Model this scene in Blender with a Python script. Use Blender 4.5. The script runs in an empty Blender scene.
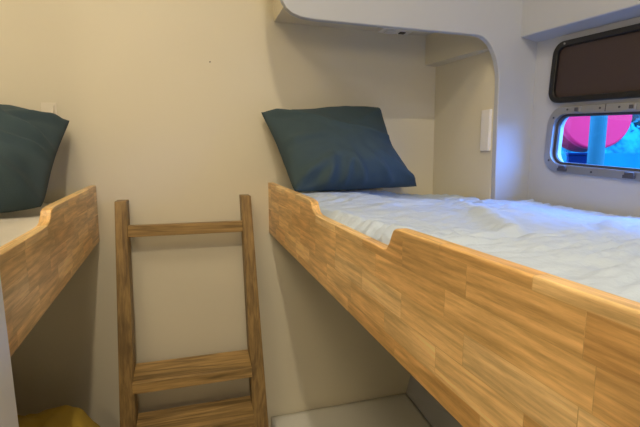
import bpy, bmesh, math, random
from mathutils import Vector, Matrix, noise
random.seed(4)
SC = bpy.context.scene
COL = SC.collection
EYE = 1.5          # eye height above the cabin sole; all z below are given relative to the eye

# ------------------------------------------------------------------ camera
cam_d = bpy.data.cameras.new('camera'); cam = bpy.data.objects.new('camera', cam_d); COL.objects.link(cam)
cam_d.sensor_width = 36; cam_d.lens = 36 * 427 / 640; cam_d.clip_start = .02
cam.location = (0, 0, EYE)
cam.rotation_euler = (math.radians(90 - 7.4), 0, math.radians(-16.9))
SC.camera = cam

# ------------------------------------------------------------------ world, lights, exposure
SC.view_settings.view_transform = 'Standard'; SC.view_settings.look = 'None'
SC.view_settings.gamma = 1; SC.view_settings.use_curve_mapping = False
SC.view_settings.exposure = 0.0
W = bpy.data.worlds.new('sky'); SC.world = W; W.use_nodes = True
wn = W.node_tree.nodes; wl = W.node_tree.links; wn.clear()
wo = wn.new('ShaderNodeOutputWorld'); wb = wn.new('ShaderNodeBackground'); wr = wn.new('ShaderNodeValToRGB')
tc = wn.new('ShaderNodeTexCoord'); sx = wn.new('ShaderNodeSeparateXYZ')
wl.new(tc.outputs['Generated'], sx.inputs[0]); wl.new(sx.outputs['Z'], wr.inputs[0])
wr.color_ramp.elements[0].position = .12; wr.color_ramp.elements[0].color = (.10, .31, .92, 1)      # dim low sky
wr.color_ramp.elements[1].position = .45; wr.color_ramp.elements[1].color = (.12, .36, 1, 1)   # bright high sky
wl.new(wr.outputs[0], wb.inputs[0]); wb.inputs[1].default_value = 21.0
wl.new(wb.outputs[0], wo.inputs[0])

def area(name, loc, rot, sx_, sy_, power, color, portal=False):
    d = bpy.data.lights.new(name, 'AREA'); d.shape = 'RECTANGLE'; d.size = sx_; d.size_y = sy_
    d.energy = power; d.color = color
    o = bpy.data.objects.new(name, d); COL.objects.link(o); o.location = loc; o.rotation_euler = rot
    if portal: d.cycles.is_portal = True
    return o
area('window_daylight_portal', (1.26, .88, EYE + .06), (0, math.radians(90), 0), .2, .6, 1, (1, 1, 1), True)
# cool fill light added overhead behind the camera, no real hatch there
hl = area('cool_fill_light', (.0, -.95, EYE + 1.42), (math.radians(30), 0, math.radians(-15)), .5, .4, 6.0, (.62, .76, 1))
FILL_LAMP = ((-.05, -1.36, .25), 5.0)  # unseen warm fill behind the camera, added to brighten the lower areas
LAMPS = [((-.03, -.38, 1.42), 21.0, .07, 'aft of the aisle'), ((-.55, .45, 1.42), 6.5, .60, 'over the left bunk')]

# ------------------------------------------------------------------ helpers
def P(x, y, z): return Vector((x, y, z + EYE))

def finish(name, bm, mat, parent=None, smooth=False, bevel=0, seg=2, auto=True):
    bmesh.ops.recalc_face_normals(bm, faces=bm.faces[:])
    me = bpy.data.meshes.new(name); bm.to_mesh(me); bm.free()
    o = bpy.data.objects.new(name, me); COL.objects.link(o)
    me.materials.append(mat)
    if smooth:
        for p in me.polygons: p.use_smooth = True
    if bevel:
        m = o.modifiers.new('bevel', 'BEVEL'); m.width = bevel; m.segments = seg; m.limit_method = 'ANGLE'
        m.angle_limit = math.radians(40); m.harden_normals = False
    if parent: o.parent = parent; o.matrix_parent_inverse = parent.matrix_world.inverted()
    return o

def tag(o, label=None, cat=None, group=None, kind=None):
    if label: o['label'] = label
    if cat: o['category'] = cat
    if group: o['group'] = group
    if kind: o['kind'] = kind
    return o

def thing(name, loc, label=None, cat=None, group=None, kind=None):
    o = bpy.data.objects.new(name, None); COL.objects.link(o); o.location = loc
    o.matrix_world = Matrix.Translation(loc); o.empty_display_size = .05
    return tag(o, label, cat, group, kind)

def box_bm(x0, x1, y0, y1, z0, z1, bm=None, M=None):
    bm = bm or bmesh.new()
    r = bmesh.ops.create_cube(bm, size=1)
    for v in r['verts']:
        v.co = Vector(((x0 + x1) / 2 + v.co.x * (x1 - x0), (y0 + y1) / 2 + v.co.y * (y1 - y0), (z0 + z1) / 2 + v.co.z * (z1 - z0)))
        if M: v.co = M @ v.co
    return bm

def hexa(bm, lo, hi):
    """solid from two quads (4 bottom points, 4 top points)"""
    a = [bm.verts.new(p) for p in lo]; b = [bm.verts.new(p) for p in hi]
    bm.faces.new(a[::-1]); bm.faces.new(b)
    for i in range(4): bm.faces.new((a[i], a[(i + 1) % 4], b[(i + 1) % 4], b[i]))
    return bm

def slab(outer, holes, f, d0, d1, bm=None):
    """polygon with holes extruded between depths d0, d1 ; f(u, v, d) -> world"""
    bm = bm or bmesh.new()
    loops = [outer] + holes
    layers = []
    for d in (d0, d1):
        es = []; vs_all = []
        for lp in loops:
            vs = [bm.verts.new(f(u, v, d)) for u, v in lp]
            vs_all.append(vs)
            for i in range(len(vs)): es.append(bm.edges.new((vs[i], vs[(i + 1) % len(vs)])))
        bmesh.ops.triangle_fill(bm, edges=es, use_beauty=True)
        layers.append(vs_all)
    for A, B in zip(*layers):
        n = len(A)
        for i in range(n): bm.faces.new((A[i], A[(i + 1) % n], B[(i + 1) % n], B[i]))
    return bm

def rrect(cu, cv, w, h, r, n=8):
    pts = []
    for (sx_, sy_, a0) in ((1, 1, 0), (-1, 1, 90), (-1, -1, 180), (1, -1, 270)):
        for i in range(n + 1):
            a = math.radians(a0 + 90 * i / n)
            pts.append((cu + sx_ * (w / 2 - r) + r * math.cos(a), cv + sy_ * (h / 2 - r) + r * math.sin(a)))
    return pts

def tube(bm, pts, r, n=10):
    rings = []
    for i, p in enumerate(pts):
        t = (pts[min(i + 1, len(pts) - 1)] - pts[max(i - 1, 0)]).normalized()
        a = t.orthogonal().normalized() if i == 0 else (prev - t * prev.dot(t)).normalized()
        prev = a
        b = t.cross(a)
        rr = r[i] if isinstance(r, list) else r
        rings.append([bm.verts.new(p + a * rr * math.cos(2 * math.pi * k / n) + b * rr * math.sin(2 * math.pi * k / n)) for k in range(n)])
    for A, B in zip(rings, rings[1:]):
        for k in range(n): bm.faces.new((A[k], A[(k + 1) % n], B[(k + 1) % n], B[k]))
    bm.faces.new(rings[0][::-1]); bm.faces.new(rings[-1])
    return bm

def sstep(a, b, x):
    t = max(0, min(1, (x - a) / (b - a))); return t * t * (3 - 2 * t)

# ------------------------------------------------------------------ materials
def mat(name, color, rough=.5, metal=0, bump=0, bscale=50, vary=0, vscale=6, sheen=0, coat=0, spec=None):
    m = bpy.data.materials.new(name); m.use_nodes = True
    nt = m.node_tree; b = nt.nodes['Principled BSDF']
    b.inputs['Base Color'].default_value = (*color, 1); b.inputs['Roughness'].default_value = rough
    b.inputs['Metallic'].default_value = metal
    if sheen: b.inputs['Sheen Weight'].default_value = sheen
    if coat: b.inputs['Coat Weight'].default_value = coat
    if spec is not None: b.inputs['Specular IOR Level'].default_value = spec
    t = nt.nodes.new('ShaderNodeTexCoord')
    if vary:
        n = nt.nodes.new('ShaderNodeTexNoise'); n.inputs['Scale'].default_value = vscale; n.inputs['Detail'].default_value = 5
        nt.links.new(t.outputs['Object'], n.inputs['Vector'])
        mx = nt.nodes.new('ShaderNodeMix'); mx.data_type = 'RGBA'
        mx.inputs[6].default_value = (*[c * (1 - vary) for c in color], 1); mx.inputs[7].default_value = (*[min(1, c * (1 + vary)) for c in color], 1)
        src = n.outputs['Fac']
        if vary > .4:
            q = nt.nodes.new('ShaderNodeMapRange'); q.inputs['From Min'].default_value = .4; q.inputs['From Max'].default_value = .62
            nt.links.new(src, q.inputs['Value']); src = q.outputs[0]
        nt.links.new(src, mx.inputs[0]); nt.links.new(mx.outputs[2], b.inputs['Base Color'])
    if bump:
        n = nt.nodes.new('ShaderNodeTexNoise'); n.inputs['Scale'].default_value = bscale; n.inputs['Detail'].default_value = 4
        nt.links.new(t.outputs['Object'], n.inputs['Vector'])
        bp = nt.nodes.new('ShaderNodeBump'); bp.inputs['Strength'].default_value = bump; bp.inputs['Distance'].default_value = .002
        nt.links.new(n.outputs['Fac'], bp.inputs['Height']); nt.links.new(bp.outputs[0], b.inputs['Normal'])
    return m

def wood_blocks(name, base, dark, light):
    """finger jointed laminated board lying in the object's YZ plane"""
    m = bpy.data.materials.new(name); m.use_nodes = True
    nt = m.node_tree; N = nt.nodes.new; L = nt.links.new; b = nt.nodes['Principled BSDF']
    tc = N('ShaderNodeTexCoord'); sp = N('ShaderNodeSeparateXYZ'); L(tc.outputs['Object'], sp.inputs[0])
    cb = N('ShaderNodeCombineXYZ'); L(sp.outputs['Y'], cb.inputs['X']); L(sp.outputs['Z'], cb.inputs['Y'])
    br = N('ShaderNodeTexBrick'); L(cb.outputs[0], br.inputs['Vector'])
    br.inputs['Scale'].default_value = 1; br.inputs['Brick Width'].default_value = .15; br.inputs['Row Height'].default_value = .0395
    br.inputs['Mortar Size'].default_value = .0004; br.inputs['Mortar Smooth'].default_value = .3; br.inputs['Bias'].default_value = 0
    br.inputs['Color1'].default_value = (0, 0, 0, 1); br.inputs['Color2'].default_value = (1, 1, 1, 1); br.inputs['Mortar'].default_value = (.4, .4, .4, 1)
    br.offset = .37; br.squash = 1.35; br.squash_frequency = 3
    # grain coordinates, shifted per block
    sep = N('ShaderNodeSeparateColor'); L(br.outputs['Color'], sep.inputs[0])
    mul = N('ShaderNodeMath'); mul.operation = 'MULTIPLY'; mul.inputs[1].default_value = 37; L(sep.outputs[0], mul.inputs[0])
    cv = N('ShaderNodeCombineXYZ')
    def mth(op, a, v):
        q = N('ShaderNodeMath'); q.operation = op; L(a, q.inputs[0])
        if isinstance(v, (int, float)): q.inputs[1].default_value = v
        else: L(v, q.inputs[1])
        return q.outputs[0]
    L(mth('ADD', mth('MULTIPLY', sp.outputs['Y'], 1.3), mul.outputs[0]), cv.inputs['X'])
    L(mth('ADD', mth('MULTIPLY', sp.outputs['Z'], 17.0), mul.outputs[0]), cv.inputs['Y'])
    L(mth('MULTIPLY', sp.outputs['X'], 28.0), cv.inputs['Z'])
    n1 = N('ShaderNodeTexNoise'); n1.inputs['Scale'].default_value = 1.2; n1.inputs['Detail'].default_value = 3; n1.inputs['Distortion'].default_value = .8
    L(cv.outputs[0], n1.inputs['Vector'])
    wv = N('ShaderNodeMath'); wv.operation = 'SINE'; L(mth('MULTIPLY', n1.outputs['Fac'], 22.0), wv.inputs[0])
    n2 = N('ShaderNodeTexNoise'); n2.inputs['Scale'].default_value = 8; n2.inputs['Detail'].default_value = 6; n2.inputs['Roughness'].default_value = .7
    L(cv.outputs[0], n2.inputs['Vector'])
    r1 = N('ShaderNodeValToRGB'); L(sep.outputs[0], r1.inputs[0])
    e = r1.color_ramp.elements; e[0].color = (*dark, 1); e[1].color = (*light, 1)
    md = r1.color_ramp.elements.new(.5); md.color = (*base, 1)
    f1 = N('ShaderNodeMapRange'); f1.inputs['From Min'].default_value = -1; f1.inputs['From Max'].default_value = 1
    f1.inputs['To Min'].default_value = .80; f1.inputs['To Max'].default_value = 1.08; L(wv.outputs[0], f1.inputs['Value'])
    f2 = N('ShaderNodeMapRange'); f2.inputs['From Min'].default_value = .33; f2.inputs['From Max'].default_value = .62
    f2.inputs['To Min'].default_value = .76; f2.inputs['To Max'].default_value = 1.16; L(n2.outputs['Fac'], f2.inputs['Value'])
    pr = mth('MULTIPLY', f1.outputs[0], f2.outputs[0])
    mrt = N('ShaderNodeMapRange'); mrt.inputs['To Min'].default_value = 1; mrt.inputs['To Max'].default_value = .86; L(br.outputs['Fac'], mrt.inputs['Value'])
    pr = mth('MULTIPLY', pr, mrt.outputs[0])
    vm = N('ShaderNodeVectorMath'); vm.operation = 'SCALE'; L(r1.outputs[0], vm.inputs[0]); L(pr, vm.inputs['Scale'])
    # darker streaks turn red-brown: raise green and blue to a power of the streak value
    gm = N('ShaderNodeGamma'); L(vm.outputs[0], gm.inputs[0]); L(mth('ADD', mth('MULTIPLY', pr, -.25), 1.22), gm.inputs[1])
    # faint larger cloudiness over the whole board
    n4 = N('ShaderNodeTexNoise'); n4.inputs['Scale'].default_value = 7; L(tc.outputs['Object'], n4.inputs['Vector'])
    f4 = N('ShaderNodeMapRange'); f4.inputs['From Min'].default_value = .3; f4.inputs['From Max'].default_value = .7
    f4.inputs['To Min'].default_value = .9; f4.inputs['To Max'].default_value = 1.1; L(n4.outputs['Fac'], f4.inputs['Value'])
    v2 = N('ShaderNodeVectorMath'); v2.operation = 'SCALE'; L(gm.outputs[0], v2.inputs[0]); L(f4.outputs[0], v2.inputs['Scale'])
    L(v2.outputs[0], b.inputs['Base Color'])
    b.inputs['Roughness'].default_value = .38; b.inputs['Coat Weight'].default_value = .15; b.inputs['Coat Roughness'].default_value = .3
    bp = N('ShaderNodeBump'); bp.inputs['Strength'].default_value = .15; bp.inputs['Distance'].default_value = .001
    L(n2.outputs['Fac'], bp.inputs['Height']); L(bp.outputs[0], b.inputs['Normal'])
    return m

def wood_grain(name, c0, c1, axis, knots=True):
    m = bpy.data.materials.new(name); m.use_nodes = True
    nt = m.node_tree; N = nt.nodes.new; L = nt.links.new; b = nt.nodes['Principled BSDF']
    tc = N('ShaderNodeTexCoord'); mp = N('ShaderNodeMapping'); L(tc.outputs['Object'], mp.inputs[0])
    s = [34, 34, 34]; s[axis] = 2.2; mp.inputs['Scale'].default_value = s
    oi = N('ShaderNodeObjectInfo'); ml = N('ShaderNodeVectorMath'); ml.operation = 'ADD'; L(mp.outputs[0], ml.inputs[0])
    sc = N('ShaderNodeMath'); sc.operation = 'MULTIPLY'; sc.inputs[1].default_value = 40; L(oi.outputs['Random'], sc.inputs[0]); L(sc.outputs[0], ml.inputs[1])
    n = N('ShaderNodeTexNoise'); n.inputs['Scale'].default_value = 1.3; n.inputs['Detail'].default_value = 5; n.inputs['Distortion'].default_value = 1.4; L(ml.outputs[0], n.inputs['Vector'])
    n3 = N('ShaderNodeTexNoise'); n3.inputs['Scale'].default_value = 5; n3.inputs['Detail'].default_value = 4; L(ml.outputs[0], n3.inputs['Vector'])
    r = N('ShaderNodeValToRGB'); L(n.outputs['Fac'], r.inputs[0])
    e = r.color_ramp.elements; e[0].position = .32; e[0].color = (*c0, 1); e[1].position = .62; e[1].color = (*c1, 1)
    f2 = N('ShaderNodeMapRange'); f2.inputs['From Min'].default_value = .3; f2.inputs['From Max'].default_value = .7
    f2.inputs['To Min'].default_value = .75; f2.inputs['To Max'].default_value = 1.15; L(n3.outputs['Fac'], f2.inputs['Value'])
    vm = N('ShaderNodeVectorMath'); vm.operation = 'SCALE'; L(r.outputs[0], vm.inputs[0]); L(f2.outputs[0], vm.inputs['Scale'])
    L(vm.outputs[0], b.inputs['Base Color']); b.inputs['Roughness'].default_value = .5
    return m

M_wall = mat('cabin_paint_wall', (.69, .64, .50), .55, bump=.12, bscale=35, vary=.025, vscale=3)
M_liner = mat('cabin_paint_liner', (.47, .49, .53), .45, bump=.06, bscale=25, vary=.015)
M_ceil = mat('ceiling_paint', (.74, .70, .64), .6, bump=.1, bscale=60)
M_floor = mat('sole_laminate', (.22, .14, .08), .45, vary=.25, vscale=9)
M_door = mat('door_paint_white', (.78, .82, .90), .45, bump=.08, bscale=40)
M_board = wood_blocks('rubberwood_blocks', (.84, .53, .20), (.72, .41, .135), (.92, .64, .29))
M_lad_z = wood_grain('ladder_wood_upright', (.165, .10, .036), (.345, .22, .078), 2)
M_lad_x = wood_grain('ladder_wood_across', (.19, .12, .042), (.47, .30, .11), 0)
M_ply = mat('bunk_plywood', (.60, .52, .42), .6)
M_pillow = mat('teal_cotton', (.040, .070, .086), .9, bump=.4, bscale=420, vary=.06, vscale=20)
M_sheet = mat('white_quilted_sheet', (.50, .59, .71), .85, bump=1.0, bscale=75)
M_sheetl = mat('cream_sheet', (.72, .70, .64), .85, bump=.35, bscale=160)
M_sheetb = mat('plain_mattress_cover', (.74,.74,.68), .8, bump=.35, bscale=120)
M_yellow = mat('mustard_fabric', (.42, .29, .035), .85, bump=.4, bscale=200, vary=.1)
M_alu = mat('anodised_aluminium', (.38, .39, .41), .36, metal=.7)
M_gasket = mat('dark_rubber', (.055, .058, .068), .6)
M_black = mat('black_plastic', (.006, .006, .007), .38)
M_blind = mat('brown_blind_fabric', (.040, .024, .022), .55, vary=.08, vscale=8)
M_latch = mat('dark_latch_plastic', (.07, .07, .09), .4)
M_steel = mat('stainless', (.55, .55, .57), .3, metal=1)
M_plate = mat('white_plastic', (.80, .78, .74), .4)
M_lens = mat('frosted_lens', (.75, .72, .66), .3)
M_clear = mat('clear_plastic', (.80, .74, .62), .12)
M_dark = mat('dark_hole', (.05, .04, .03), .7)
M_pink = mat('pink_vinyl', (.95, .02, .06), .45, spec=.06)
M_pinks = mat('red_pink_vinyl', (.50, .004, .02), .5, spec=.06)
M_post = mat('pale_painted_post', (.03, .11, .10), .5, spec=.06)
M_navy = mat('navy_crate', (.002, .012, .05), .6, vary=.2, vscale=20, spec=.06)
M_dock = mat('painted_pontoon', (.002, .08, .09), .7, vary=.6, vscale=14, spec=.06)
M_leaf = mat('foliage', (.02, .11, .105), .7, vary=.4, vscale=9, spec=.06)
M_trunk = mat('bark', (.08, .06, .05), .9)

def water_mat():
    m = mat('sea_water', (.003, .10, .10), .25, bump=.9, bscale=2.5, spec=.06)
    return m
M_water = water_mat()
def quay_mat():
    m = mat('quay_stone', (.004, .10, .10), .8, bump=.5, bscale=6, vary=.3, vscale=2, spec=.06)
    return m
M_quay = quay_mat()

def glass_mat():
    m = bpy.data.materials.new('tinted_glass'); m.use_nodes = True
    nt = m.node_tree; nt.nodes.clear(); N = nt.nodes.new
    o = N('ShaderNodeOutputMaterial'); t = N('ShaderNodeBsdfTransparent'); g = N('ShaderNodeBsdfGlossy'); x = N('ShaderNodeMixShader')
    t.inputs[0].default_value = (.92, .95, 1, 1); g.inputs['Roughness'].default_value = .03; x.inputs[0].default_value = .04
    nt.links.new(t.outputs[0], x.inputs[1]); nt.links.new(g.outputs[0], x.inputs[2]); nt.links.new(x.outputs[0], o.inputs[0])
    return m
M_glass = glass_mat()
def bulb_mat():
    m = bpy.data.materials.new('lamp_diffuser'); m.use_nodes = True
    nt = m.node_tree; nt.nodes.clear(); o = nt.nodes.new('ShaderNodeOutputMaterial'); e = nt.nodes.new('ShaderNodeEmission')
    e.inputs[0].default_value = (1, .78, .5, 1); e.inputs[1].default_value = 6; nt.links.new(e.outputs[0], o.inputs[0]); return m
M_bulb = bulb_mat()

# ------------------------------------------------------------------ room shell
CZ = 1.45          # ceiling height over the eye
YB = 1.65          # end wall
XH = 1.17          # right hull side
def struct(name, bm, m, **k):
    o = finish(name, bm, m, **k); o['kind'] = 'structure'; return o
def bx(x0, x1, y0, y1, z0, z1): return box_bm(x0, x1, y0, y1, z0 + EYE, z1 + EYE)

struct('wall_back', bx(-1.2, 1.3, YB, YB + .04, -1.5, CZ + .04), M_wall)
struct('wall_front', bx(-1.2, 1.3, -1.44, -1.4, -1.5, CZ + .04), M_wall)
struct('wall_left', bx(-1.2, -1.16, -1.4, YB, -1.5, CZ + .04), M_wall)
struct('floor', bx(-1.2, 1.3, -1.44, YB + .04, -1.54, -1.5), M_floor)
struct('ceiling', bx(-1.2, 1.3, -1.44, YB + .04, CZ, CZ + .04), M_ceil)

# hull side wall above the bunk, with the window opening. Local frame: u towards the camera (pitched), v up, d inward
PITCH = math.radians(3.6)
HO = P(XH, 1.187, .064)                       # left middle of the window frame
HU = Vector((0, -math.cos(PITCH), -math.sin(PITCH))); HV = Vector((0, -math.sin(PITCH), math.cos(PITCH)))
HV = Vector((0, math.sin(-PITCH), math.cos(PITCH)))
def hull(u, v, d): return HO + HU * u + HV * v + Vector((-d, 0, 0))
WL, WH = .65, .212
out = []
for (y, z) in ((1.66, CZ + .02), (1.66, -.50), (-1.42, -.50), (-1.42, CZ + .02)):
    r = P(XH, y, z) - HO; out.append((r.dot(HU), r.dot(HV)))
hole = rrect(WL / 2, 0, WL - .040, WH - .040, .048)
struct('wall_right', slab(out, [hole], hull, 0, -.045), M_liner)
# lower hull side, leaning in towards the bilge
bm = bmesh.new()
hexa(bm, [P(.915, YB, -1.07), P(.70, -1.42, -1.07), P(1.3, -1.42, -1.07), P(1.3, YB, -1.07)],
         [P(XH - .05, YB, -.32), P(XH - .05, -1.42, -.32), P(1.3, -1.42, -.32), P(1.3, YB, -.32)])
hexa(bm, [P(.916, YB, -1.5), P(.701, -1.42, -1.5), P(1.3, -1.42, -1.5), P(1.3, YB, -1.5)],
         [P(.915, YB, -1.07), P(.70, -1.42, -1.07), P(1.3, -1.42, -1.07), P(1.3, YB, -1.07)])
struct('wall_right_lower', bm, M_liner)

# soffit running along the top of the hull side
def zs(y, base, y0=1.22, k=.062): return base - k * (y0 - y)
bm = bmesh.new()
hexa(bm, [P(1.101, 1.27, .410), P(1.101, -1.4, .243), P(1.175, -1.4, .231), P(1.175, 1.27, .398)],
         [P(1.101, 1.27, CZ + .01), P(1.101, -1.4, CZ + .01), P(1.175, -1.4, CZ + .01), P(1.175, 1.27, CZ + .01)])
struct('trim_1', bm, M_liner, bevel=.004)

# arched bulkhead panel standing at an angle in front of the berth niche
def bulk(u, v, d): return P(u, 1.26 + d, v)
arch = [(.225, CZ + .02), (.232, .62), (.243, .54), (.256, .48), (.270, .446), (.282, .427), (.299, .4145), (.322, .407), (.346, .4035), (.368, .4025), (.477, .4025), (.643, .403), (.822, .4035),
        (.925, .4035), (.944, .401), (.961, .393), (.974, .383), (.985, .370), (.999, .348), (1.009, .325), (1.016, .30), (1.020, .27), (1.021, .231), (1.0215, .13), (1.026, -.05), (1.030, -.147), (1.032, -.26)]
poly = arch + [(1.18, -.26), (1.18, CZ + .02)]
struct('wall_arch', slab(poly, [], bulk, 0, .022), M_liner, bevel=.003, seg=3)

# niche: side wall, flat ceiling, tapering ledge
bm = bmesh.new()
hexa(bm, [P(1.024, 1.283, -.26), P(1.17, 1.283, -.26), P(1.17, YB, -.26), P(1.020, YB, -.26)],
         [P(1.024, 1.283, .60), P(1.17, 1.283, .60), P(1.17, YB, .60), P(1.012, YB, .60)])
struct('wall_niche', bm, M_wall)
struct('ceiling_niche', bx(.322, 1.17, 1.283, YB, .504, .60), M_wall)
struct('trim_3', bx(.322, .36, 1.283, YB, .60, CZ), M_wall)
bm = bmesh.new()
hexa(bm, [P(1.000, 1.283, .374), P(1.05, 1.283, .371), P(1.05, YB, .378), P(.962, YB, .387)],
         [P(1.000, 1.283, .505), P(1.05, 1.283, .505), P(1.05, YB, .505), P(.962, YB, .505)])
struct('trim_2', bm, M_wall)

# open door leaf on the left, edge-on to the aisle
ye = lambda z: .651 + (z + .372) * -.05
bm = bmesh.new(); hexa(bm, [P(-.268, 0, -1.46), P(-.24, 0, -1.46), P(-.24, ye(-1.46), -1.46), P(-.268, ye(-1.46), -1.46)], [P(-.268, 0, .60), P(-.24, 0, .60), P(-.24, ye(.60), .60), P(-.268, ye(.60), .60)])
struct('door_1', bm, M_door, bevel=.004)

# ------------------------------------------------------------------ window in the hull side
win = thing('window_1', hull(WL / 2, 0, 0), kind='structure')
finish('frame', slab(rrect(WL / 2, 0, WL, WH, .058), [rrect(WL / 2, 0, WL - .046, WH - .046, .042)], hull, -.002, .007), M_alu, win, bevel=.0015)
finish('jamb', slab(rrect(WL / 2, 0, WL - .042, WH - .042, .046), [rrect(WL / 2, 0, WL - .050, WH - .050, .042)], hull, -.030, .006), M_alu, win)
finish('gasket', slab(rrect(WL / 2, 0, WL - .048, WH - .048, .043), [rrect(WL / 2, 0, WL - .070, WH - .066, .034)], hull, -.016, -.006), M_gasket, win, bevel=.001)
finish('glass_pane', slab(rrect(WL / 2, 0, WL - .052, WH - .052, .040), [], hull, -.012, -.016), M_glass, win)
def hbox(u0, u1, v0, v1, d0, d1, bm=None):
    return slab([(u0, v0), (u1, v0), (u1, v1), (u0, v1)], [], hull, d0, d1, bm)
for u in (.085, .31, .54):
    l = finish('latch', hbox(u - .016, u + .016, -.101, -.091, .005, .016), M_latch, win, bevel=.002)
    finish('latch_lever', hbox(u - .010, u + .016, -.093, -.083, .012, .018), M_latch, l, bevel=.002)
for u in (.115, .29, .47):
    h = finish('hinge', hbox(u - .011, u + .011, .084, .103, .006, .013), M_alu, win, bevel=.0015)
    finish('hinge_pin', hbox(u - .0045, u + .0045, .088, .0985, .012, .018), M_latch, h, bevel=.001)
for (u, v) in ((.024, .070), (.024, -.070), (.075, .0945), (.19, .0945), (.19, -.0945), (.25, .0945), (.40, -.0945), (.40, .0945), (.626, .070), (.626, -.070)):
    bm = bmesh.new(); tube(bm, [hull(u, v, .004), hull(u, v, .0085)], .0032, 10)
    finish('screw', bm, M_latch, win)
finish('joint', hbox(.2065, .2085, .084, .105, .0065, .0078), M_gasket, win)

# blackout screen above the window
BC = .2125; BH = .192; B0 = -.001
scr = thing('window_blind', hull(B0 + .325, BC, 0), 'black rounded frame holding a dark brown blackout blind above the hull window', 'blind')
finish('blind_frame', slab(rrect(B0 + .325, BC, .65, BH, .040), [rrect(B0 + .325, BC, .65 - .042, BH - .036, .024)], hull, .0, .019), M_black, scr, bevel=.004, seg=3)
finish('blind_panel', slab(rrect(B0 + .325, BC, .65 - .036, BH - .030, .026), [], hull, .003, .009), M_blind, scr)
bm = bmesh.new(); tube(bm, [hull(.045, BC + BH / 2 - .010, .017), hull(.045, BC + BH / 2 - .010, .021)], .003, 10)
tag(finish('screw', bm, M_steel, scr), 'small bright screw head')

# ------------------------------------------------------------------ bunks
def board_profile(drop=.030):
    """(y, z) outline; notch in the upper edge"""
    t = [(YB - .002, -.094), (1.075, -.105), (1.052, -.107), (1.036, -.111), (1.026, -.122), (1.015, -.132), (.995, -.1375),
         (.96, -.139), (.80, -.1410), (.66, -.1425), (.612, -.1430), (.598, -.140), (.590, -.131), (.583, -.118), (.577, -.109), (.568, -.1045), (.55, -.104), (-.32, -.104)]
    b = [(-.32, -.318), (YB - .002, -.291)]
    return t + b

def bunk(name, x_out, side, rot, label):
    root = thing(name, P(x_out, YB, -.30), label, 'bunk bed')
    prof = board_profile()
    bm = slab(prof, [], lambda y, z, d: P(d * side, y - YB, z), 0, .021)
    o = finish('side_board', bm, M_board, None, bevel=.0055, seg=4)
    o.matrix_world = Matrix.Translation((x_out, YB, 0)) @ Matrix.Rotation(rot, 4, 'Z')
    bpy.context.view_layer.update()
    o.parent = root; o.matrix_parent_inverse = root.matrix_world.inverted()
    return root

rb = bunk('bunk_bed', .29, 1, 0, 'right upper bunk with long honey-coloured laminated wood side board')
finish('bed_base', bx(.312, 1.16, -.32, 1.255, -.275, -.255), M_ply, rb)
lb = bunk('bunk_bed', -.314, -1, math.atan(.045), 'left upper bunk with notched laminated wood side board, near the white door')
bm = bmesh.new()
hexa(bm, [P(-1.15, YB - .005, -.275), P(-1.15, -.3, -.275), P(-.262, -.3, -.275), P(-.34, YB - .005, -.275)],
         [P(-1.15, YB - .005, -.255), P(-1.15, -.3, -.255), P(-.262, -.3, -.255), P(-.34, YB - .005, -.255)])
finish('bed_base', bm, M_ply, lb)

def xmax(y):
    if y > 1.245: return 1.012
    if y > 1.20: return 1.012 + (1.245 - y) / .045 * .145
    return 1.157
def mattress(name, m, xl, xr, y0, y1, ztop, zbot, seed, amp, label, sag=0, er=.035, nx=90, ny=190, notch=None):
    bm = bmesh.new(); top = []
    for j in range(ny + 1):
        y = y0 + (y1 - y0) * j / ny; row = []
        a = xl(y); c = xr(y)
        for i in range(nx + 1):
            s = i / nx; x = a + (c - a) * s
            e = min(x - a, c - x, y - y0, y1 - y)
            edge = 1 - sstep(0, er, e)
            z = ztop - .63 * er * edge ** 2 - sag * sstep(.3, 1, s)
            p = Vector((x, y, seed))
            w = noise.noise(Vector((x * 3.2 + y * 1.4, y * 3.5 - x * 1.2, seed))) * 1.0
            warp = noise.noise(Vector((x * 4, y * 4, seed + 9))) * .09
            # long puckers of the quilted cover, running roughly across the bunk
            r1 = 1 - abs(noise.noise(Vector(((x + y * .35) * 4.5, (y - x * .25 + warp) * 26, seed + 3)))) * 2
            r2 = 1 - abs(noise.noise(Vector(((x + y * .35) * 9, (y - x * .25 + warp) * 60, seed + 5)))) * 2
            r3 = noise.noise(Vector((x * 30, y * 34, seed + 7)))
            mod = .45 + .9 * sstep(-.3, .5, noise.noise(Vector((x * 2.6, y * 2.6, seed + 20))))
            z += amp * (w * 1.0 + mod * (r1 * .55 + r2 * .46) + r3 * .26)
            if notch: z += notch(x, y)
            row.append(bm.verts.new(P(x, y, z)))
        top.append(row)
    for j in range(ny):
        for i in range(nx): bm.faces.new((top[j][i], top[j][i + 1], top[j + 1][i + 1], top[j + 1][i]))
    # sides and underside
    ring = [top[0][i] for i in range(nx)] + [top[j][nx] for j in range(ny)] + [top[ny][i] for i in range(nx, 0, -1)] + [top[j][0] for j in range(ny, 0, -1)]
    low = [bm.verts.new((v.co.x, v.co.y, zbot + EYE)) for v in ring]
    n = len(ring)
    for k in range(n): bm.faces.new((ring[k], low[k], low[(k + 1) % n], ring[(k + 1) % n]))
    bm.faces.new(low)
    o = finish(name, bm, m, smooth=True)
    return tag(o, label, 'mattress')

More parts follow.
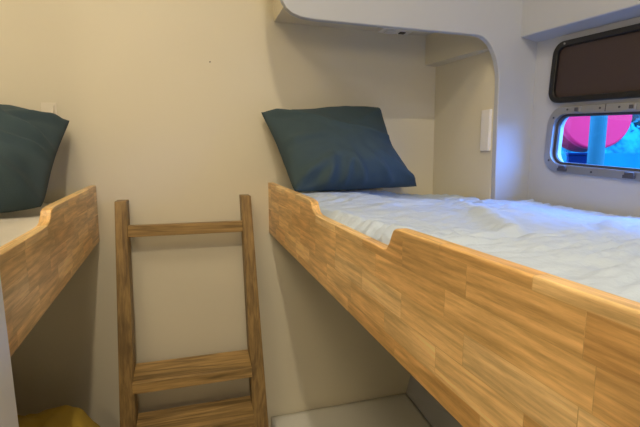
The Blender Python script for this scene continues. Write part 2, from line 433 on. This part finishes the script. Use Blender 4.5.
def ridge(x, y):
    """the raised seam running towards the niche and the bulge at the notch"""
    z = 0
    # seam from (.62,1.2) to (.72,.62)
    for ax, ay, bx_, by, w, h in ((.885, 1.385, .72, .94, .020, .008), (.72, .95, .52, .57, .030, .016), (1.02, .80, .78, .62, .028, .008), (.60, 1.15, .45, 1.02, .02, .006)):
        t = max(0, min(1, ((x - ax) * (bx_ - ax) + (y - ay) * (by - ay)) / ((bx_ - ax) ** 2 + (by - ay) ** 2)))
        d = math.hypot(x - ax - t * (bx_ - ax), y - ay - t * (by - ay))
        z += h * math.exp(-(d / w) ** 2) * sstep(0, .1, t) * sstep(1.0, .85, t)
    z += .012 * math.exp(-((x - .315) / .05) ** 2) * sstep(.57, .64, y) * sstep(1.03, .95, y)
    return z
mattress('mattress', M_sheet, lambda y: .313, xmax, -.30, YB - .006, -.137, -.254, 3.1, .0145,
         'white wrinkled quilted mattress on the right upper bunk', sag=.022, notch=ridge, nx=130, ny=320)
mattress('mattress', M_sheetl, lambda y: -.314 - .023 - (YB - y) * -.045 + 0, lambda y: -1.155, -.28, YB - .006, -.128, -.254, 7.7, .003,
         'cream mattress on the left upper bunk under a teal pillow', nx=60, ny=120)

# ------------------------------------------------------------------ pillows
def pillow(name, TL, TR, BR, BL, thick, folds, label, seed, n=72, side_in=.02, rnd_c=(.03, .03, .02, .01)):
    """two-sided cushion between four corner points; folds = [(u0,v0,u1,v1,width,height)]"""
    TL, TR, BR, BL = [P(*q) for q in (TL, TR, BR, BL)]
    nrm = ((TR - BL).cross(TL - BR)).normalized()
    if nrm.y > 0: nrm = -nrm
    bm = bmesh.new(); sides = []
    for s in (1, -1):
        rows = []
        for j in range(n + 1):
            v = j / n; row = []
            for i in range(n + 1):
                u = i / n
                if s == -1 and (i in (0, n) or j in (0, n)): row.append(sides[0][j][i]); continue
                # edges pull in between the corners
                uu = u + math.sin(math.pi * v) * (.02 * (1 - u) - side_in * u)
                vv = v + .012 * math.sin(math.pi * u) * (1 - 2 * v)
                cr = abs(2 * u - 1) ** 7 * abs(2 * v - 1) ** 7 * rnd_c[(2 if v > .5 else 0) + (1 if u > .5 else 0)]
                uu += (.5 - u) * cr; vv += (.5 - v) * cr
                p = (BL * (1 - uu) + BR * uu) * (1 - vv) + (TL * (1 - uu) + TR * uu) * vv
                b = (max(0, 1 - abs(2 * u - 1) ** 2.6) ** .55) * (max(0, 1 - abs(2 * v - 1) ** 2.4) ** .50)
                b *= (1.12 - .35 * v)
                h = thick * b * (1 if s == 1 else .55)
                env = min(1, b * 3)
                if s == 1:
                    for (u0, v0, u1, v1, w, a) in folds:
                        w = w * 1.35; a = a * 1.1
                        dx, dy = u1 - u0, v1 - v0; L2 = dx * dx + dy * dy
                        t = max(0, min(1, ((u - u0) * dx + (v - v0) * dy) / L2))
                        px, py = u0 + t * dx, v0 + t * dy
                        sd = ((u - px) * -dy + (v - py) * dx) / math.sqrt(L2)
                        d = math.hypot(u - px, v - py)
                        g = math.exp(-(d / w) ** 2) * (1 - .75 * t) * min(1, env * 1.5) * min(1, 14 * u * (1 - u))
                        h += 1.5 * a * (.8 * g + 1.3 * sd / w * g)
                h += env * (.010 * noise.noise(Vector((u * 3.5, v * 3.5, seed))) + .004 * noise.noise(Vector((u * 11, v * 8, seed + 4))))
                row.append(bm.verts.new(p + nrm * h * s))
            rows.append(row)
        sides.append(rows)
        for j in range(n):
            for i in range(n):
                f = (rows[j][i], rows[j][i + 1], rows[j + 1][i + 1], rows[j + 1][i])
                if len(set(f)) == 4:
                    try: bm.faces.new(f if s == 1 else f[::-1])
                    except ValueError: pass
    o = finish(name, bm, M_pillow, smooth=True)
    return tag(o, label, 'pillow')

folds_r = [(.0, .98, .45, .62, .035, .013), (.86, .50, .45, .68, .03, .014), (.02, .05, .30, .25, .04, .014), (.22, .0, .30, .22, .03, .015),
           (.50, .0, .46, .26, .03, .014), (.72, .02, .60, .30, .035, .012), (.98, .03, .70, .30, .04, .012), (.0, .5, .3, .5, .04, .008), (1, .98, .7, .75, .04, .01), (.35, .02, .40, .18, .02, .012)]
pillow('pillow', (.257, 1.60, .168), (.745, 1.610, .206), (.872, 1.52, -.114), (.325, 1.37, -.114), .105, folds_r,
       'teal pillow leaning on the end wall of the right bunk', 2.0, side_in=.085, rnd_c=(.03, .015, .01, .07))
folds_l = [(1, .97, .62, .62, .04, .014), (.98, .55, .5, .72, .035, .016), (.98, .05, .7, .3, .04, .014), (.75, .0, .65, .3, .03, .012), (.95, .45, .6, .45, .03, .012), (.5, .0, .5, .3, .04, .012)]
pillow('pillow', (-.84, 1.60, .175), (-.367, 1.60, .122), (-.362, 1.25, -.128), (-.86, 1.02, -.128), .10, folds_l,
       'teal pillow on the left bunk, cut off by the photo edge', 5.0)

# ------------------------------------------------------------------ ladder
lad = thing('bunk_ladder', P(-.02, 1.40, -1.5), 'brown wooden ladder leaning against the end wall between the bunks', 'ladder')
LK = .125
def yl(z, front): return (1.646 if not front else 1.578) + LK * (z + .15)
def post(x0t, x1t, x0b, x1b, zt, zb):
    bm = bmesh.new()
    hexa(bm, [P(x0b, yl(zb, 1), zb), P(x1b, yl(zb, 1), zb), P(x1b, yl(zb, 0), zb), P(x0b, yl(zb, 0), zb)],
             [P(x0t, yl(zt, 1), zt), P(x1t, yl(zt, 1), zt), P(x1t, yl(zt, 0), zt), P(x0t, yl(zt, 0), zt)])
    return finish('post', bm, M_lad_z, lad, bevel=.002)
def ext(a, b, z0, z1, z): return a + (b - a) * (z - z0) / (z1 - z0)
ZT, ZM, ZB = -.146, -.92, -1.498
lx = lambda z: (ext(-.248, -.260, ZT, ZM, z), ext(-.211, -.209, ZT, ZM, z))
rx = lambda z: (ext(.178, .190, ZT, ZM, z), ext(.213, .244, ZT, ZM, z))
post(*lx(ZT), *lx(ZB), ZT, ZB); post(*rx(-.138), *rx(ZB), -.138, ZB)
# top rung: upright batten
def rung(name, z0, z1, ya, yb, tilt=0):
    bm = bmesh.new()
    zm = (z0 + z1) / 2; a = lx(zm)[1]; b = rx(zm)[0]
    hexa(bm, [P(a, ya, z0 - tilt), P(b, ya, z0 - tilt), P(b, yb, z0), P(a, yb, z0)], [P(a, ya, z1 - tilt), P(b, ya, z1 - tilt), P(b, yb, z1), P(a, yb, z1)])
    return finish(name, bm, M_lad_x, lad, bevel=.002)
rung('rung', -.270, -.230, yl(-.245, 1) + .004, yl(-.245, 1) + .026)
rung('step', -.765, -.727, yl(-.71, 1) - .055, yl(-.71, 0) - .005, .016)
rung('step', -.943, -.905, yl(-.87, 1) - .055, yl(-.87, 0) - .005, .016)
rung('step', -1.236, -1.20, yl(-1.2, 1) - .055, yl(-1.2, 0) - .005, .016)

# ------------------------------------------------------------------ lower berths
def berth(name, x0, x1a, x1b, ztop, label):
    bm = bmesh.new()
    hexa(bm, [P(x0, -.3, -1.499), P(x1b, -.3, -1.499), P(x1a, YB - .004, -1.499), P(x0, YB - .004, -1.499)],
             [P(x0, -.3, ztop), P(x1b, -.3, ztop), P(x1a, YB - .004, ztop), P(x0, YB - .004, ztop)])
    return tag(finish(name, bm, M_liner, bevel=.004), label, 'berth')
berth('berth_base', .285, .908, .768, -1.16, 'white moulded lower berth base under the right bunk')
berth('berth_base', -1.15, -.36, -.36, -1.16, 'white moulded lower berth base under the left bunk')
mattress('mattress', M_sheetb, lambda y: .287, lambda y: .909 - .0705 * (YB - y), -.28, YB - .006, -1.068, -1.159, 12.2, .0022,
         'plain white mattress on the lower berth, below the right bunk', nx=50, ny=80, er=.004)
mattress('mattress', M_sheetb, lambda y: -1.145, lambda y: -.365, -.28, YB - .006, -1.068, -1.159, 15.2, .002,
         'pale mattress of the lower berth, under the yellow fabric', nx=40, ny=60)

# yellow bedding heap
bm = bmesh.new(); n = 90; g = []
for j in range(n + 1):
    row = []
    for i in range(n + 1):
        u = i / n; v = j / n
        x = -.90 + .658 * u; y = 1.03 + .42 * v
        e = (max(0, 1 - abs(2 * u - 1) ** 4.5) ** .5) * (max(0, 1 - abs(2 * v - 1) ** 3) ** .5)
        h = .385 * e * (1 - .10 * u + .05 * math.sin(u * 9))
        q = Vector((x * 6 + y * 3, y * 5, 2.2))
        f = 1 - abs(noise.noise(Vector((x * 9 - y * 5, (y + x * .4) * 6, 4)))) * 2
        h += min(1, e * 2) * (.026 * noise.noise(q) + .032 * f - .022 + .008 * noise.noise(Vector((x * 40, y * 22, 1))))
        row.append(bm.verts.new(P(x, y, -1.062 + max(0, h))))
    g.append(row)
for j in range(n):
    for i in range(n): bm.faces.new((g[j][i], g[j][i + 1], g[j + 1][i + 1], g[j + 1][i]))
ring = [g[0][i] for i in range(n)] + [g[j][n] for j in range(n)] + [g[n][i] for i in range(n, 0, -1)] + [g[j][0] for j in range(n, 0, -1)]
bm.faces.new(ring[::-1])
tag(finish('folded_quilt', bm, M_yellow, smooth=True), 'crumpled mustard yellow bedding on the left lower berth', 'bedding')

# ------------------------------------------------------------------ ceiling lamp over the aisle (the warm light)
for (lx_, ly_, lz_), pw, sz, where in LAMPS:
    lamp = thing('ceiling_lamp', P(lx_, ly_, CZ), 'round warm ceiling lamp ' + where, 'lamp')
    bm = bmesh.new(); tube(bm, [P(lx_, ly_, CZ - .012), P(lx_, ly_, CZ)], sz / 2 + .02, 32)
    finish('lamp_base', bm, M_plate, lamp)
    bm = bmesh.new(); tube(bm, [P(lx_, ly_, CZ - .017), P(lx_, ly_, CZ - .012)], sz / 2, 32)
    finish('diffuser', bm, M_bulb, lamp)
    ld = bpy.data.lights.new('lamp_light', 'AREA'); ld.shape = 'DISK'; ld.size = sz; ld.energy = pw; ld.color = (1, .84, .60)
    lo = bpy.data.objects.new('lamp_light', ld); COL.objects.link(lo); lo.location = P(lx_, ly_, lz_)
# made-up warm fill lamp, set on the unseen front wall
(wx, wy, wz), wpw = FILL_LAMP
fill_root = thing('fill_lamp', P(wx, -1.4, wz), 'round warm fill lamp added on the front wall behind the camera', 'lamp')
bm = bmesh.new(); tube(bm, [P(wx, -1.4, wz), P(wx, -1.385, wz)], .12, 32); finish('lamp_base', bm, M_plate, fill_root)
bm = bmesh.new(); tube(bm, [P(wx, -1.385, wz), P(wx, -1.375, wz)], .10, 32); finish('diffuser', bm, M_bulb, fill_root)
ld = bpy.data.lights.new('lamp_light', 'AREA'); ld.shape = 'DISK'; ld.size = .20; ld.energy = wpw; ld.color = (1, .82, .56)
lo = bpy.data.objects.new('lamp_light', ld); COL.objects.link(lo); lo.location = P(wx, wy, wz); lo.rotation_euler = (math.radians(90), 0, 0)
# unseen frame added around the overhead cool fill light
bm = slab(rrect(.0, -.95, .62, .52, .06), [rrect(.0, -.95, .54, .44, .04)], lambda u, v, d: P(u, v, d), CZ - .012, CZ)
struct('fill_light_frame', bm, M_alu)

# niche ceiling fitting
fit = thing('niche_light', P(.80, 1.60, .504), 'small square unlit light fitting under the niche ceiling', 'light fitting')
RT = Matrix.Translation(P(.795, 1.595, .500))
finish('fitting_base', box_bm(-.065, .065, -.028, .028, -.008, .004, M=RT), M_plate, fit, bevel=.002)
finish('fitting_lens', box_bm(-.046, -.006, -.018, .018, -.014, -.008, M=RT), M_lens, fit, bevel=.003)
finish('fitting_switch', box_bm(.016, .040, -.010, .010, -.013, -.008, M=RT), M_dark, fit, bevel=.002)

# switch plate on niche side wall
sp_ = thing('wall_plate', P(1.02, 1.31, .095), 'narrow white plastic plate on the niche side wall', 'wall plate')
finish('plate', box_bm(1.013, 1.026, 1.290, 1.335, .026 + EYE, .170 + EYE), M_plate, sp_, bevel=.0015)
# clear hook above the left pillow
hk = thing('wall_hook', P(-.44, YB, .17), 'small clear plastic hook on the end wall above the left pillow', 'hook')
finish('hook_plate', box_bm(-.462, -.416, YB - .004, YB + .0005, .135 + EYE, .182 + EYE), M_clear, hk, bevel=.0015)
bm = bmesh.new(); tube(bm, [P(-.424, YB - .003, .172), P(-.424, YB - .012, .166), P(-.424, YB - .016, .150), P(-.424, YB - .020, .152)], .0022, 8)
finish('hook_arm', bm, M_clear, hk)
bm = bmesh.new(); tube(bm, [P(.085, YB - .0015, .345), P(.085, YB + .0005, .345)], .0024, 10)
tag(finish('screw_hole', bm, M_dark), 'tiny dark screw hole high on the pale end wall', 'screw hole')

# ------------------------------------------------------------------ outside
struct('water', bx(1.5, 60, -30, 60, -1.2, -1.0), M_water)
tag(finish('pontoon', bx(1.45, 3.2, .3, 3.2, -.16, -.085), M_dock, bevel=.01), 'blue-washed pontoon deck outside the hull window', 'pontoon')
bm = bmesh.new(); tube(bm, [P(1.80, 1.536, -.084), P(1.80, 1.536, .62)], .034, 24)
tag(finish('mooring_post', bm, M_post), 'pale blue upright post in front of the pink disc outside the window', 'post')
# pink drum-shaped float hung on the far side of the post
C0 = Vector((2.005, 1.745, .222 + EYE)); ax = Vector((-.33, -.94, .12)).normalized()
fl = thing('float', C0, 'large bright pink round float outside the hull window', 'float')
def disc(c, a, r, t0, t1, rr, nn=48):
    """rounded drum: ring profile around axis a"""
    bm = bmesh.new(); s = a.cross(Vector((0, 0, 1))).normalized(); up = s.cross(a)
    prof = [(0, t1), (r - rr, t1)] + [(r - rr + rr * math.sin(q), t1 - rr + rr * math.cos(q)) for q in (.5, 1.0, 1.57)] + [(r, t0)]
    rings = []
    for (rad, t) in prof:
        if rad == 0: rings.append([bm.verts.new(c + a * t)]); continue
        rings.append([bm.verts.new(c + a * t + (s * math.cos(2 * math.pi * k / nn) + up * math.sin(2 * math.pi * k / nn)) * rad) for k in range(nn)])
    for k in range(nn): bm.faces.new((rings[0][0], rings[1][k], rings[1][(k + 1) % nn]))
    for A, B in zip(rings[1:], rings[2:]):
        for k in range(nn): bm.faces.new((A[k], A[(k + 1) % nn], B[(k + 1) % nn], B[k]))
    bm.faces.new(rings[-1]); return bm
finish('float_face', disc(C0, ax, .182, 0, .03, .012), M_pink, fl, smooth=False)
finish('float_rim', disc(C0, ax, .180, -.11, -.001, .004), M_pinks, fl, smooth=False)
bm = bmesh.new(); tube(bm, [C0 + Vector((0, 0, .17)), P(1.84, 1.56, .60)], .006, 8)
finish('float_rope', bm, M_plate, fl)
cr = thing('crate', P(1.85, 1.70, -.085), 'dark navy box standing on the pontoon below the pink float', 'box')
Mx = Matrix.Translation(P(1.885, 1.682, 0)) @ Matrix.Rotation(math.radians(-42), 4, 'Z')
finish('crate_body', box_bm(-.065, .075, -.05, .05, -.084, .012, M=Mx), M_navy, cr, bevel=.004)
finish('crate_lid', box_bm(-.069, .079, -.054, .054, .012, .026, M=Mx), M_navy, cr, bevel=.004)

struct('quay_wall', bx(9, 40, 2, 3, -1.0, .02) if False else box_bm(0, 22, 0, 1, -1.0 + EYE, .10 + EYE, M=Matrix.Translation((3.5, 11.5, 0)) @ Matrix.Rotation(math.radians(-38), 4, 'Z')), M_quay)
def tree(x, y, h, r, seed, label):
    t = thing('tree', P(x, y, .09), label, 'tree', 'leafy trees behind the quay')
    bm = bmesh.new(); tube(bm, [P(x, y, -.6), P(x + .05, y, .1), P(x, y, .5 * h), P(x - .05, y, .75 * h)], [.12, .1, .08, .03], 8)
    finish('trunk', bm, M_trunk, t)
    rnd = random.Random(seed); bm = bmesh.new()
    for k in range(900):
        a = rnd.uniform(0, 6.283); b = math.acos(rnd.uniform(-1, 1)); q = r * (.6 + .45 * rnd.random())
        c = P(x + q * math.sin(b) * math.cos(a), y + q * math.sin(b) * math.sin(a), h * .55 + q * .85 * math.cos(b))
        s = rnd.uniform(.05, .13)
        d1 = Vector((rnd.uniform(-1, 1), rnd.uniform(-1, 1), rnd.uniform(-1, 1))).normalized(); d2 = d1.orthogonal().normalized()
        bm.faces.new([bm.verts.new(c + d1 * s), bm.verts.new(c + d2 * s * .6), bm.verts.new(c - d1 * s), bm.verts.new(c - d2 * s * .6)])
    bmesh.ops.create_icosphere(bm, subdivisions=3, radius=r * .72, matrix=Matrix.Translation(P(x, y, h * .55)))
    finish('foliage', bm, M_leaf, t)
D = Vector((math.cos(math.radians(-38)), math.sin(math.radians(-38))))
for k, (s, h, r) in enumerate(((1.0, 2.2, 1.15), (3.4, 2.6, 1.15), (5.8, 2.3, 1.15), (8.2, 2.8, 1.15), (10.6, 2.4, 1.15), (13.0, 2.7, 1.15), (15.4, 2.5, 1.15))):
    x = 4.6 + D.x * s; y = 12.9 + D.y * s
    tree(x, y, h, r, k, 'bushy blue-green tree behind the quay, seen small through the window')
bm = bmesh.new(); hp = [Vector((-14, 26)), Vector((4, 20)), Vector((20, 12)), Vector((34, -4)), Vector((44, -24))]
lo_ = []; hi_ = []; bk_ = []
for i in range(81):
    t = i / 80 * 4; k = min(3, int(t)); q = hp[k].lerp(hp[k + 1], t - k)
    hgt = 6.5 + 1.2 * noise.noise(Vector((i * .12, 0, 0))) + .5 * noise.noise(Vector((i * .6, 3, 0)))
    lo_.append(bm.verts.new((q.x, q.y, -1))); hi_.append(bm.verts.new((q.x + 3, q.y + 3.5, EYE + hgt))); bk_.append(bm.verts.new((q.x + 14, q.y + 16, -1)))
for i in range(80):
    bm.faces.new((lo_[i], lo_[i + 1], hi_[i + 1], hi_[i])); bm.faces.new((hi_[i], hi_[i + 1], bk_[i + 1], bk_[i]))
struct('hillside', bm, mat('wooded_hillside', (.006, .09, .10), .9, bump=1, bscale=1.5, vary=.8, vscale=1.2, spec=.06))
